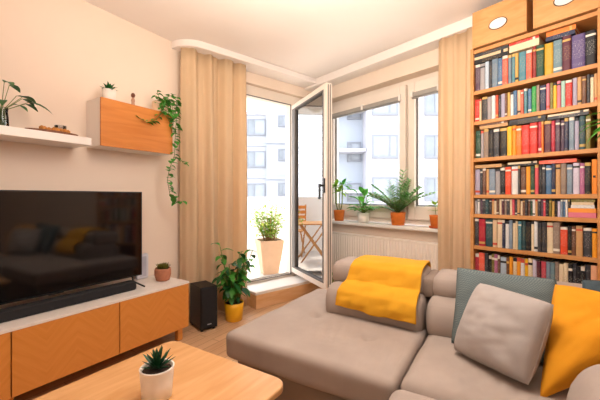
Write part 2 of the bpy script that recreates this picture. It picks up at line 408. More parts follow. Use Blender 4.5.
for v0, v1 in ((115.5, 126), (149, 160), (183, 195)):
    x0, z1 = P(278, v0, YA-.7); x1, z0 = P(289, v1, YA-.7); window(b2, x0, x1, z0+6.1, z1+6.1, (.45,), curtain=True)
# building seen through the window
YB = 22
bB = thing('apartment_building', 'white rendered apartment block filling the view through the window beside the curtain', 'building', 'W', (0, YB, -6.1))
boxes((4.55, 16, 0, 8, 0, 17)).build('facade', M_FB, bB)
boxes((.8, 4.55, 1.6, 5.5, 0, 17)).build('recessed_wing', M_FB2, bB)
boxes(*[(1.7, 4.5, .2, 1.6, P(0, v, YB)[1]+6.1-.2, P(0, v, YB)[1]+6.1) for v in (105, 148, 190)]).build('balcony_slab', M_FB, bB)
for v0, v1 in ((92, 114.5), (134.5, 157.5), (177, 200), (219, 242)):
    for u0, u1, k in ((372, 398, .68), (424.5, 446, .5), (470, 490, .5)):
        x0, z1 = P(u0, v0, YB); x1, z0 = P(u1, v1, YB); window(bB, x0, x1, z0+6.1, z1+6.1, (k,), .11, curtain=u0 > 400)
b3 = bpy.data.objects.new('loggia', None); COL.objects.link(b3); b3.parent = bB; b3.location = (0, 1.6, 0)
for v0, v1 in ((100, 119), (142, 161), (183, 201)):
    x0, z1 = P(347, v0, YB+1.6); x1, z0 = P(361, v1, YB+1.6); window(b3, x0, x1, z0+6.1, z1+6.1, (.3,), .1, curtain=True)

# ================================================================== CURTAINS
def curtain(name, label, x0, x1, y, ztop, folds, amp, frame='D', along='x', ph=0.0, fall=.0):
    m = MB(); n = folds*14
    def fn(u, v):
        z = .012 + (ztop-.012)*v
        a = amp*(.55+.45*(1-v)**.6)
        s = x0+(x1-x0)*u
        wv = math.sin(u*folds*2*math.pi + ph + .5*math.sin(u*5+1)) + .35*math.sin(u*folds*4.3*math.pi+1.3+v*.8)
        off = a*wv + .012*math.sin(v*4+u*9)
        s += .01*math.sin(u*folds*2*math.pi*1+ph+1.4)*(1-v)
        return (s, y+off, z) if along == 'x' else (y+off, s, z)
    m.grid(fn, n, 14)
    return solo(name, m, M_CURT, label, 'curtain', frame, (0,0,0), solid=.004)
curtain('curtain', 'long beige curtain gathered left of the open balcony door', 1.08, 1.745, 2.885, H-.06, 4, .046, ph=.6)
curtain('curtain', 'long beige curtain between the window and the bookcase', 1.012, 1.325, 2.668, H-.083, 3, .022, along='y', ph=1.2)

# ================================================================== TELEVISION WALL
cab = thing('media_cabinet', 'low honey wood media cabinet with pale top under the television', 'cabinet', 'L', (-2.53, .61, 0))
CL = 1.09   # right end relative to origin; left end
C0 = .61-1.70-.0
x1 = .425   # depth
yl, yr = -1.635, 1.09
boxes((0, x1-.02, yl, yr, .105, .125), (0, x1-.02, yl, yl+.018, .125, .44), (0, x1-.022, yr-.018, yr, .125, .44), (0, .012, yl, yr, .125, .44)).build('carcass', M_ORWOOD2, cab)
B(0, x1+.002, yl-.002, yr+.002, .441, .458).build('cabinet_top', M_GREYTOP, cab, bevel=.002)
for k in range(5):
    a = yr - (k+1)*.545
    B(x1-.018, x1, a+.003, a+.542, .105, .440).build('door', M_ORWOOD, cab, bevel=.0015)
for (lx, ly) in ((.05, yr-.05), (x1-.06, yr-.05), (.05, 0), (x1-.06, 0), (.05, yl+.05), (x1-.06, yl+.05)):
    B(lx-.02, lx+.02, ly-.02, ly+.02, 0, .105).build('leg', M_ORWOOD2, cab, bevel=.002)

tv = thing('television', 'large flat black television on the low wooden cabinet', 'television', 'L', (-2.35, .89, .459))
boxes((-.03, .018, -.56, .56, .069, .70)).build('housing', M_BLACK, tv, bevel=.004)
B(.0181, .0195, -.552, .552, .08, .692).build('screen', M_SCREEN, tv)
B(-.06, -.03, -.35, .35, .09, .42).build('rear_cover', M_BLACK, tv, bevel=.01)
for yy in (-.51, .5):
    m = MB(); m.tube([(-.02, yy, .08), (.0, yy, .03), (.12, yy+.015, .0065)], .006); m.tube([(-.0, yy, .03), (-.12, yy+.01, .0065)], .006)
    m.build('foot', M_BLACK, tv)
boxes((.016, .022, -.04, .04, .066, .075)).build('emblem_bar', M_BLACK, tv)

sb = thing('soundbar', 'long black soundbar lying in front of the television', 'soundbar', 'L', (-2.262, .915, .459))
rbox(-.036, .038, -.49, .43, 0, .062, .014).build('body', M_BLACKM, sb)
B(.036, .0395, -.47, .41, .008, .054).build('grille', M_BLACKM, sb)

sw = thing('subwoofer', 'black box subwoofer on the floor beside the media cabinet', 'speaker', 'D', (1.12, 2.65, 0))
B(0, .15, -.08, .15, .014, .365).build('cabinet_box', M_BLACK, sw, bevel=.006)
B(.008, .137, -.088, -.079, .03, .355).build('grille', M_BLACKM, sw, bevel=.003)
B(.055, .09, -.0905, -.0878, .052, .06).build('badge', mat('grey_badge', '#9a9a9c', .4), sw)
for a in (.02, .125):
    for b_ in (-.06, .13):
        m = MB(); m.lathe([(.012, 0), (.012, .016)], a, b_, 12); m.build('foot', M_BLACK, sw)

rt = thing('router', 'slim pale upright router behind the television edge', 'router', 'L', (-2.49, 1.545, .459))
rbox(-.018, .018, -.05, .05, 0, .2, .012).build('body', mat('pale_blue_plastic', '#d5d3dc', .5, .02), rt)
B(.0175, .0185, -.028, .028, .02, .18).build('vent_panel', mat('grey_vent', '#b9b8c4', .6), rt)
m = MB(); m.tube([(0, -.04, .18), (0, -.045, .3)], .006); m.build('antenna', M_POTW, rt)

# floating shelf and wall box
sh = solo('floating_shelf', B(0, .25, -1.4, 1.073, 0, .05), M_SHELFW, 'long white floating shelf above the television', 'shelf', 'L', (WL, 0, 1.457), bevel=.003)
wb = thing('wall_cabinet', 'wall cabinet with plain orange wood front above the television', 'cabinet', 'L', (WL, 1.155, 1.474))
boxes((0, .185, 0, .016, 0, .333), (0, .185, .55, .566, 0, .333), (0, .185, .016, .55, 0, .016), (0, .185, .016, .55, .317, .333), (0, .01, .016, .55, .016, .317)).build('case', M_SHELFW, wb)
B(.186, .203, .0, .566, .0, .333).build('door', wood('orange_veneer', '#c4742c', '#d88a40', scale=(9,1.0,9), rough=.42), wb, bevel=.0015)

# ================================================================== POTS AND PLANTS
def pot(parent, prof, mat_, wall=.006, soil=True, name='pot', seg=32):
    m = MB(); inner = [(r-wall, z) for r, z in prof[::-1]]
    inner[-1] = (inner[-1][0], prof[0][1]+wall)
    m.lathe(prof + inner, seg=seg, cap=False)
    r0 = prof[0][0]
    m.lathe([(r0, prof[0][1]), (.0005, prof[0][1])], seg=seg, cap=False)
    p = m.build(name, mat_, parent)
    if soil:
        r, z = prof[-1]; s = MB(); s.lathe([(.0005, z-.006), (r-wall*1.1, z-.012)], seg=seg, cap=False); s.build('soil', M_SOIL, parent)
    return p
def rosette(m, c, n, ln, w, el0, el1, droop, mi=0, turn=2.39996, fold=.25, jit=.15):
    for k in range(n):
        a = k*turn + random.uniform(-jit, jit); t = k/max(1, n-1); el = el0+(el1-el0)*t
        d = Vector((math.cos(a)*math.cos(el), math.sin(a)*math.cos(el), math.sin(el)))
        m.leaf(Vector(c)+d*.004, d, ln*random.uniform(.85, 1.12), w, droop, fold=fold, mi=mi)

# aloe on the coffee table
pl = thing('potted_aloe', 'small aloe in white ceramic pot on the coffee table', 'plant', 'L', (-.985, .665, .4505))
pot(pl, [(.038, 0), (.047, .004), (.050, .05), (.054, .098), (.055, .102)], M_POTW)
m = MB(); rosette(m, (0, 0, .092), 26, .068, .016, .35, 1.45, -.15, fold=.5); m.build('leaves', mat('aloe_leaf', '#1f4d31', .45, .25, 40), pl)

# clay pot with cactus on the cabinet
pl = thing('potted_cactus', 'bushy little succulent in clay pot on the cabinet end', 'plant', 'L', (-2.295, 1.60, .4585))
pot(pl, [(.036, 0), (.050, .006), (.062, .048), (.061, .082), (.057, .10)], M_TERRA2)
m = MB()
for k in range(15):
    a = k*2.4; r = .036*math.sqrt(k/15); rosette(m, (r*math.cos(a), r*math.sin(a), .09), 9, .046, .012, .3, 1.4, -.1, fold=.4)
m.build('leaves', mat('olive_leaf', '#77732c', .6, .3, 60), pl)

# big leafy plant in yellow pot on the floor
pl = thing('potted_plant', 'large glossy leafy plant in yellow pot on the floor by the balcony door', 'plant', 'D', (1.47, 2.645, 0))
pot(pl, [(.066, 0), (.074, .006), (.083, .10), (.090, .165)], M_YEL)
m = MB(); st = MB()
for k in range(21):
    a = k*2.4; ra = random.uniform(.02, .18); hh = random.uniform(.18, .54)
    top = Vector((ra*math.cos(a), ra*math.sin(a)*.8, .16+hh))
    b0 = Vector((.25*top.x, .25*top.y, .155)); mid = b0.lerp(top, .55)*.9 + Vector((0,0,.05))
    st.tube([b0, mid, top], [.006, .005, .003], 6)
    for j in range(8):
        t = .25+.75*j/7; p = b0.lerp(mid, t*2) if t < .5 else mid.lerp(top, t*2-1)
        aa = j*2.4+k; el = random.uniform(-.3, .7)
        dd = Vector((math.cos(aa)*math.cos(el), math.sin(aa)*math.cos(el), math.sin(el)))
        m.leaf(p, dd, random.uniform(.085, .135), random.uniform(.046, .062), 1.2, fold=.2, mi=random.choice((0,1,1)))
st.build('stems', M_STEM, pl); m.build('leaves', [M_LEAFD, M_LEAF], pl)

# plants on the wall cabinet
pl = thing('potted_succulent', 'small succulent in white pot on the left end of the wall cabinet', 'plant', 'L', (-2.39, 1.235, 1.8075))
pot(pl, [(.036, 0), (.042, .004), (.045, .075)], M_POTW)
m = MB(); rosette(m, (0, 0, .066), 22, .062, .022, .1, 1.3, .15); m.build('leaves', M_LEAFD, pl)
fg = thing('figurine', 'tiny brown and cream figurine standing on the wall cabinet', 'figurine', 'L', (-2.40, 1.418, 1.8075))
m = MB(); m.lathe([(.013, 0), (.016, .008), (.011, .03), (.014, .05), (.009, .066), (.006, .07)], seg=14); m.build('body', mat('cream_clay', '#b58b74', .6), fg)
m = MB(); m.lathe([(.003, .068), (.013, .076), (.016, .088), (.011, .102), (.002, .107)], seg=14); m.build('head', mat('brown_clay', '#6b3b26', .6), fg)
iv = thing('trailing_ivy', 'trailing ivy in a cream pot hanging over the wall cabinet end', 'plant', 'L', (-2.415, 1.655, 1.8075))
pot(iv, [(.045, 0), (.052, .005), (.060, .06), (.058, .095)], mat('cream_pot', '#e2c2a2', .6, .05))
m = MB(); st = MB()
def vine(pts, n, sz, r=.0022):
    st.tube(pts, r, 5)
    V = [Vector(p) for p in pts]; seg = [(V[i+1]-V[i]).length for i in range(len(V)-1)]; L = sum(seg)
    for k in range(n):
        t = L*(k+.3)/n; i = 0
        while i < len(seg)-1 and t > seg[i]: t -= seg[i]; i += 1
        p = V[i].lerp(V[i+1], min(1, t/seg[i]))
        a = random.uniform(0, 6.28)
        dd = Vector((.5+math.cos(a)*.6, math.sin(a), random.uniform(-.5, .4)))
        m.leaf(p, dd, sz*random.uniform(.8, 1.3), sz*random.uniform(.75, 1.0), .8, n=4, mi=random.choice((0, 1, 1)))
vine([(0,.03,.09), (.05,.06,.13), (.09,.075,.09), (.10,.085,-.05), (.085,.085,-.2), (.09,.075,-.34), (.085,.03,-.46), (.085,.01,-.55), (.09,.03,-.66), (.10,.09,-.735), (.105,.16,-.72)], 56, .055)
vine([(0,0,.09), (.03,-.05,.13), (.085,-.04,.08), (.09,-.03,.0), (.088,.03,-.07), (.085,.055,-.16)], 20, .052)
vine([(0,-.02,.09), (.07,-.03,.09), (.092,-.05,-.02), (.09,-.10,-.09), (.088,-.17,-.115), (.088,-.25,-.085)], 14, .048)
vine([(0,.02,.09), (.02,.05,.15), (.05,.09,.17), (.08,.10,.12), (.085,.09,.0)], 18, .05)
vine([(.085,.07,-.36), (.1,.12,-.37), (.105,.17,-.41), (.105,.19,-.40)], 7, .046)
vine([(0,.0,.09), (.05,.0,.12), (.075,.02,.06), (.09,.02,-.02)], 12, .05)
vine([(0,.0,.09), (.03,.06,.14), (.07,.06,.09), (.09,.07,.0), (.09,.06,-.1)], 14, .05)
vine([(0,0,.09), (.02,-.03,.15), (.04,-.05,.17)], 7, .05)
st.build('stems', M_STEM, iv); m.build('leaves', [M_LEAF, mat('ivy_leaf', '#4f9a3c', .5, .25, 25, trans=.2)], iv)

# glass vase with leaf cuttings, shelf
vs = thing('glass_vase', 'clear glass vase of dark leafy cuttings on the white floating shelf', 'vase', 'L', (-2.42, .655, 1.5075))
m = MB(); pr = [(.034, 0), (.036, .004), (.034, .06), (.030, .10), (.033, .12)]
m.lathe(pr + [(r-.003, z) for r, z in pr[::-1]], cap=False); m.build('vase_body', M_VASE, vs)
m = MB(); m.lathe([(.0305, .005), (.0305, .055)], seg=24); m.build('water', glass('vase_water', .2, (.75,.84,.84,1)), vs)
m = MB(); st = MB()
for k in range(15):
    a = k*2.4; el = random.uniform(.25, 1.25); ln = random.uniform(.08, .21)
    d = Vector((max(-.15, math.cos(a)*math.cos(el)), math.sin(a)*math.cos(el)*1.1, math.sin(el)))
    top = Vector((0,0,.11)) + d*ln
    st.tube([(d.x*.01, d.y*.01, .012), (d.x*.02, d.y*.02, .11), top], .0018, 5)
    m.leaf(top, Vector((d.x, d.y, .05)), random.uniform(.10, .15) if d.x > 0 else .08, .045, .9, fold=.2)
st.build('stems', M_STEM, vs); m.build('leaves', M_LEAFD, vs)
tr = thing('wooden_tray', 'small dark wooden tray of ochre trinkets on the floating shelf', 'tray', 'L', (-2.365, .885, 1.5075))
m = MB(); m.prism([(.06*math.cos(t), .14*math.sin(t)) for t in [k*math.pi/14 for k in range(28)]], 0, .016); m.build('board', mat('dark_wood', '#7a4a2c', .5, .2, 30), tr, bevel=.002)
m = MB()
for k in range(26):
    a = random.uniform(0, 6.28); r = random.uniform(.1, .9); x, y = .045*r*math.cos(a), .11*r*math.sin(a)
    m.lathe([(.003, .014), (.014, .02), (.015, .03), (.004, .04)], x, y, 8)
o = m.build('pebbles', mat('ochre_pebble', '#cf8a3f', .7, .35, 40), tr); o['kind'] = 'stuff'
tb = thing('tea_light_glass', 'small clear glass tumbler standing behind the wooden tray', 'glass', 'L', (-2.465, .965, 1.5075))
m = MB(); pr = [(.027, 0), (.031, .004), (.033, .078)]; m.lathe(pr + [(r-.003, z+.004*(i == 2)) for i, (r, z) in enumerate(pr[::-1])], cap=False); m.lathe([(.0005, .004), (.027, .004)], cap=False); m.build('tumbler', M_TUMBLER, tb)
m = MB(); m.lathe([(.0005, .006), (.02, .006), (.02, .022), (.0005, .022)], seg=20, cap=False); m.build('candle', M_POTW, tb)

# windowsill plants
SX, SZl = 2.79, WZ0+.0005
pl = thing('potted_plant', 'tall bare caned plant in orange clay pot at the sill end nearest the balcony door', 'plant', 'D', (2.79, 2.565, SZl), group=None)
pot(pl, [(.046, 0), (.052, .004), (.064, .115), (.064, .125)], M_TERRA)
m = MB(); st = MB()
for k, (dx, dy, h) in enumerate(((-.01, .03, .28), (.01, -.03, .30), (.0, 0, .22))):
    st.tube([(dx*.5, dy*.5, .11), (dx, dy*1.2, .2), (dx, dy*1.5, .11+h)], .007, 6)
    rosette(m, (dx, dy*1.5, .11+h), 8, .13, .05, -.1, 1.0, .7, mi=k % 2)
st.build('canes', M_STEM, pl); m.build('leaves', [M_LEAFL, M_LEAF], pl)
pl = thing('potted_plant', 'bright green leafy plant in white pot on the windowsill', 'plant', 'D', (2.79, 2.215, SZl))
pot(pl, [(.050, 0), (.056, .004), (.066, .105)], M_POTW)
m = MB(); st = MB()
for k in range(34):
    a = k*2.4; el = random.uniform(.45, 1.5); ln = random.uniform(.08, .27)*(1 if el > .9 else .45)
    d = Vector((math.cos(a)*math.cos(el), math.sin(a)*math.cos(el), math.sin(el))); top = Vector((0, 0, .1)) + d*ln
    st.tube([(0, 0, .095), top], .0022, 5)
    m.leaf(top, Vector((d.x+.15*math.cos(a), d.y+.3*math.sin(a), .5)), random.uniform(.10, .15)*(.75 if d.x > .2 else 1), .062, .8, mi=k % 2)
st.build('stems', M_STEM, pl); m.build('leaves', [M_LEAF, mat('bright_leaf', '#6fbf45', .5, .2, 20, trans=.3)], pl)
pl = thing('potted_fern', 'wide feathery grey green plant in terracotta pot on the windowsill middle', 'plant', 'D', (2.79, 1.79, SZl))
pot(pl, [(.054, 0), (.060, .004), (.070, .10), (.073, .125)], M_TERRA)
m = MB(); st = MB()
for k in range(26):
    a = k*2.4; el = random.uniform(.5, 1.45); ln = random.uniform(.22, .42)
    d = Vector((math.cos(a)*math.cos(el)*.6, math.sin(a)*math.cos(el), math.sin(el)))
    if d.x > .3: d.x *= .4
    pts = []; p = Vector((0, 0, .11)); dd = d.copy()
    for j in range(7):
        pts.append(p.copy()); p = p + dd*ln/6; dd = (dd - Vector((0,0,.13))).normalized()
    st.tube(pts, .002, 5)
    for j in range(2, 13):
        q = pts[j//2] if j % 2 == 0 else pts[j//2].lerp(pts[min(6, j//2+1)], .5)
        for sgn in (-1, 1):
            sd = d.cross(Vector((0,0,1))).normalized()*sgn
            m.leaf(q, sd + d*.8 + Vector((0,0,.15)), random.uniform(.05, .085), .026, .4, n=3, mi=random.choice((0,1)))
st.build('stems', M_STEM, pl); m.build('fronds', [M_LEAFM, mat('silver_green_leaf', '#9dbd8a', .6, .2, 20, trans=.25)], pl)
pl = thing('potted_plant', 'small seedling in orange pot on saucer by the right curtain', 'plant', 'D', (2.77, 1.395, SZl))
m = MB(); m.lathe([(.045, 0), (.058, .004), (.062, .018), (.056, .018), (.05, .008), (.001, .008)], cap=False); m.lathe([(.045, 0), (.001, 0)], cap=False); m.build('saucer', mat('saucer_clay', '#c2551f', .6, .1), pl)
pot(pl, [(.040, .009), (.044, .012), (.056, .10), (.058, .115)], M_TERRA)
m = MB(); st = MB(); st.tube([(0, 0, .1), (0, .01, .2)], .003, 5); st.build('stems', M_STEM, pl)
rosette(m, (0, .01, .2), 7, .085, .035, .0, 1.1, .6); rosette(m, (0, .005, .15), 3, .07, .03, .2, .6, .6); m.build('leaves', [M_LEAFL], pl)
# small plant on the floor by the radiator
pl = thing('potted_plant', 'small green plant low behind the sofa between door leaf and radiator', 'plant', 'D', (2.47, 2.39, 0))
pot(pl, [(.06, 0), (.07, .01), (.085, .16)], M_POTW)
m = MB(); st = MB()
for k in range(14):
    a = k*2.4; el = random.uniform(.7, 1.4); ln = random.uniform(.12, .36)
    d = Vector((math.cos(a)*math.cos(el)*.35, math.sin(a)*math.cos(el), math.sin(el))); top = Vector((0,0,.15))+d*ln
    st.tube([(0,0,.15), top], .003, 5); m.leaf(top, Vector((d.x, d.y, .4)), .09, .04, .7)
st.build('stems', M_STEM, pl); m.build('leaves', M_LEAF, pl)

# balcony planter with bush
pl = thing('balcony_planter', 'leafy light green bush in tall tapered planter on the balcony', 'plant', 'D', (2.575, 3.66, .0805), rz=-.35)
def sqpot(m, prof):
    vs = [(sx*r, sy*r, z) for r, z in prof for sx, sy in ((-1,-1),(1,-1),(1,1),(-1,1))]
    n = len(prof); m.add(vs, [(i*4+k, i*4+(k+1) % 4, (i+1)*4+(k+1) % 4, (i+1)*4+k) for i in range(n-1) for k in range(4)] + [(3,2,1,0)])
m = MB(); sqpot(m, [(.105, 0), (.165, .44), (.165, .46), (.148, .46), (.145, .42)]); m.build('planter', M_PLANTER, pl, bevel=.008)
m = MB(); m.box(-.146, .146, -.146, .146, .40, .425); m.build('soil', M_SOIL, pl)
m = MB(); st = MB()
for k in range(26):
    a = k*2.4; ra = .21*math.sqrt((k+.5)/26); hh = random.uniform(.25, .58)
    top = Vector((ra*math.cos(a)*1.15, ra*math.sin(a)*1.15, .43+hh*(1-.45*(ra/.24)**2)))
    b0 = Vector((top.x*.25, top.y*.25, .42)); st.tube([b0, b0.lerp(top, .5)+Vector((0,0,.03)), top], [.006,.004,.002], 5)
    for j in range(34):
        p = b0.lerp(top, random.uniform(.25, 1.05)) + Vector((random.uniform(-.06,.06), random.uniform(-.05,.05), random.uniform(-.03,.03)))
        aa = random.uniform(0, 6.28); m.leaf(p, (math.cos(aa), math.sin(aa), random.uniform(-.2,.8)), random.uniform(.05,.08), .034, .5, n=3, mi=random.choice((0,0,1)))
st.build('stems', M_CANE, pl); m.build('leaves', [M_LEAFL, mat('bush_leaf', '#b6c95a', .55, .2, 20, trans=.35)], pl)

# balcony table and chair (mirrored in the open door leaf)
bt = thing('balcony_table', 'small wooden folding table out on the balcony', 'table', 'D', (2.0, 4.45, .0805))
m = MB()
for k in range(6): m.box(-.3+k*.1, -.21+k*.1, -.3, .3, .60, .62)
m.build('table_top', wood('teak', '#b97a3f', '#d6a063', scale=(9,1.5,9)), bt, bevel=.003)
for sgn in (-1, 1):
    m = MB(); m.tube([(-.22, sgn*.25, 0), (.22, sgn*.25, .6)], .014, 6); m.build('leg', _M['teak'], bt)
    m = MB(); m.tube([(.22, sgn*.21, 0), (-.22, sgn*.21, .6)], .014, 6); m.build('leg', _M['teak'], bt)
ch = thing('balcony_chair', 'orange wooden folding chair beside the balcony table', 'chair', 'D', (2.28, 4.95, .0805), rz=.3)
m = MB()
for k in range(5): m.box(-.2, .2, -.2+k*.08, -.135+k*.08, .43, .448)
m.build('seat', _M['teak'], ch)
m = MB()
for k in range(4): m.box(-.2, .2, .19+k*.012, .205+k*.012, .55+k*.09, .61+k*.09)
m.build('backrest', mat('orange_slats', '#e08a3a', .5, .1), ch)
for sx in (-.19, .19):
    m = MB(); m.tube([(sx, -.2, 0), (sx, .2, .5), (sx, .25, .9)], .013, 6); m.build('leg', _M['teak'], ch)
    m = MB(); m.tube([(sx*.9, .22, 0), (sx*.9, -.18, .44)], .013, 6); m.build('leg', _M['teak'], ch)
lp = thing('balcony_lamp', 'round white lamp under the balcony ceiling', 'lamp', 'D', (2.05, 3.9, 2.41))
m = MB(); m.lathe([(.05, .04), (.10, .03), (.10, .0), (.06, -.03), (.001, -.04)], cap=False); m.build('lamp_shade', M_POTW, lp)
m = MB(); m.lathe([(.11, .038), (.11, .025), (.1, .025), (.1, .038)], cap=False); m.build('ring', M_BLACK, lp)

# ================================================================== RADIATOR
rd = thing('radiator', 'cream ribbed panel radiator under the window', 'radiator', 'D', (2.712, 1.345, .14))
RL = 1.30
m = MB()
def rib(u, v):
    y = u*RL; c = (y*30) % 1
    return (-.011*max(0, math.sin(c*2*math.pi)) , y, .02+v*.54)
m.grid(rib, 39*6, 2, sm=False)
m.build('front_panel', M_RAD, rd)
boxes((.004, .085, 0, RL, .02, .56)).build('core', M_RAD, rd)
boxes((-.002, .086, -.006, RL+.006, .56, .575), (-.002, .086, -.012, 0, .0, .575), (-.002, .086, RL, RL+.012, .0, .575)).build('casing', M_RAD, rd, bevel=.003)
for yy in (.15, RL-.15): B(.04, .06, yy-.02, yy+.02, -.14, .02).build('foot', M_RAD, rd)
m = MB(); m.tube([(.04, -.012, .52), (.04, -.03, .52)], .012, 10); m.tube([(.04, -.03, .52), (.04, -.075, .52)], .02, 14); m.build('valve', M_POTW, rd)
m = MB(); m.tube([(.04, -.025, .51), (.055, -.025, .3), (.055, -.025, -.13)], .008, 8); m.build('pipe', M_RAD, rd)

# ================================================================== COFFEE TABLE
ct = thing('coffee_table', 'oak coffee table with rounded corners in front of the sofa', 'table', 'L', (-.995, .42, 0))
TW, T0, T1, TR = .33, -.62, .56, .055
pts = []
for cx, cy, a0 in ((TW-TR, T1-TR, 0), (-TW+TR, T1-TR, 90), (-TW+TR, T0+TR, 180), (TW-TR, T0+TR, 270)):
    for k in range(9): a = math.radians(a0+k*90/8); pts.append((cx+TR*math.cos(a), cy+TR*math.sin(a)))
m = MB(); m.prism(pts, .424, .45); m.build('table_top', M_TABLE, ct, bevel=.006, bseg=3)
boxes((-.24, .24, -.46, -.44, .37, .424), (-.24, .24, .37, .39, .37, .424), (-.24, -.22, -.46, .39, .37, .424), (.22, .24, -.46, .39, .37, .424)).build('apron', M_TABLE, ct)
for sx in (-1, 1):
    for y_ in (-.47, .40):
        m = MB(); m.lathe([(.014, 0), (.022, .36), (.024, .424)], sx*.24, y_, 14); m.build('leg', M_TABLE, ct)

# ================================================================== SOFA
sf = thing('corner_sofa', 'large taupe fabric sofa with chaise and rolled headrests', 'sofa', 'L', (-.335, 1.18, 0))
def lx(x): return x+.335
def ly(y): return y-1.18
rbox(lx(-1.185), lx(-.338), ly(1.165), ly(2.12), .315, .448, .032, .010, ((lx(-.915), ly(1.62), .026, .03), (lx(-.555), ly(1.50), .026, .03), (lx(-.915), ly(1.62), .010, .09), (lx(-.555), ly(1.50), .010, .09)), .005, 3, step=.012, cap=90, creases=((lx(-.72), ly(1.45), .17, .14, .012, 130, .35), (lx(-.45), ly(1.35), .10, .14, .007, 110, .1))).build('chaise_cushion', M_SOFA, sf)
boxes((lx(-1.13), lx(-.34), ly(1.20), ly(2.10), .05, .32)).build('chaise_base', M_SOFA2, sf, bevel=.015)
rbox(lx(-.332), lx(.34), ly(1.19), ly(1.90), .30, .452, .05, .016, (), .006, 8, step=.014, cap=60, creases=((lx(-.02), ly(1.30), .16, .12, .011, 120, .3), (lx(.12), ly(1.42), .12, .1, .005, 140, -.2))).build('seat_cushion', M_SOFA, sf)
rbox(lx(-.350), lx(.30), ly(.52), ly(1.185), .29, .452, .055, .01, (), .006, 15, step=.025).build('pulled_out_cushion', M_SOFA, sf)
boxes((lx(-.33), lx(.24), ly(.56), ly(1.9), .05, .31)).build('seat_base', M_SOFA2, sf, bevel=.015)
rbox(lx(-.90), lx(-.342), ly(1.665), ly(2.05), .40, .615, .095, 0, (), .005, 21, sx=2.6).build('back_cushion', M_SOFA, sf)
rbox(lx(-.338), lx(.56), ly(1.665), ly(2.05), .40, .615, .095, 0, (), .005, 25, sx=2.6).build('back_cushion', M_SOFA, sf)
rbox(lx(-.905), lx(-.355), ly(1.77), ly(2.05), .585, .728, .064, 0, (), .005, 31, sx=1.7).build('headrest', M_SOFA, sf)
rbox(lx(-.325), lx(.12), ly(1.77), ly(2.05), .585, .715, .064, 0, (), .005, 35, sx=1.7).build('headrest', M_SOFA, sf)
rbox(lx(.13), lx(.56), ly(1.77), ly(2.05), .585, .715, .064, 0, (), .005, 36, sx=1.7).build('headrest', M_SOFA, sf)
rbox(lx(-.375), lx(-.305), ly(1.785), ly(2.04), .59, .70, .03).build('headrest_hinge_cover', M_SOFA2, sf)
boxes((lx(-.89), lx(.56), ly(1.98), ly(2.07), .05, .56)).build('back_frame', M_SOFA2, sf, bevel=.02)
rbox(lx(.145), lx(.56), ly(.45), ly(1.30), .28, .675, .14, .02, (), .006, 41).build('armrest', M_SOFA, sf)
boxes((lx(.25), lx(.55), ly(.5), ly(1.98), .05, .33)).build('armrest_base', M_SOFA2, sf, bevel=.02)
for (a, b_) in ((-1.08, 1.26), (-1.08, 2.04), (-.30, .62), (.5, .55), (.5, 2.0), (-.4, 2.0)):
    m = MB(); m.lathe([(.02, 0), (.024, .055)], lx(a), ly(b_), 14); m.build('leg', M_BLACK, sf)

# mustard throw over the left headrest
prof = [(1.657, .505), (1.650, .545), (1.662, .59), (1.70, .622), (1.745, .634), (1.759, .665), (1.775, .708), (1.815, .735), (1.90, .742), (2.0, .738), (2.045, .715), (2.062, .66), (2.062, .60)]
m = MB(); PL = len(prof)-1
def thr(u, v):
    t = v*PL; i = min(PL-1, int(t)); f = t-i
    y = prof[i][0]*(1-f)+prof[i+1][0]*f; z = prof[i][1]*(1-f)+prof[i+1][1]*f
    x = -.80+.415*u + .05*min(1, v*1.6)*(1-u*.75) + (.02*(1-v) if u > .5 else -.005)
    w = .006*math.sin(u*9+v*14)*(1-v*.7) + .005*math.sin((u*1.0-v*1.2)*22)*(1-v)
    return (lx(x)-.335, y-.010-abs(w)*.9, z+.009+w*.5+ (-.02*u*(1-v)**3))
m.grid(thr, 30, 48)
solo('throw_blanket', m, M_MUST, 'folded mustard yellow throw draped over the sofa headrest', 'blanket', 'L', (0,0,0), solid=.012, sub=1)

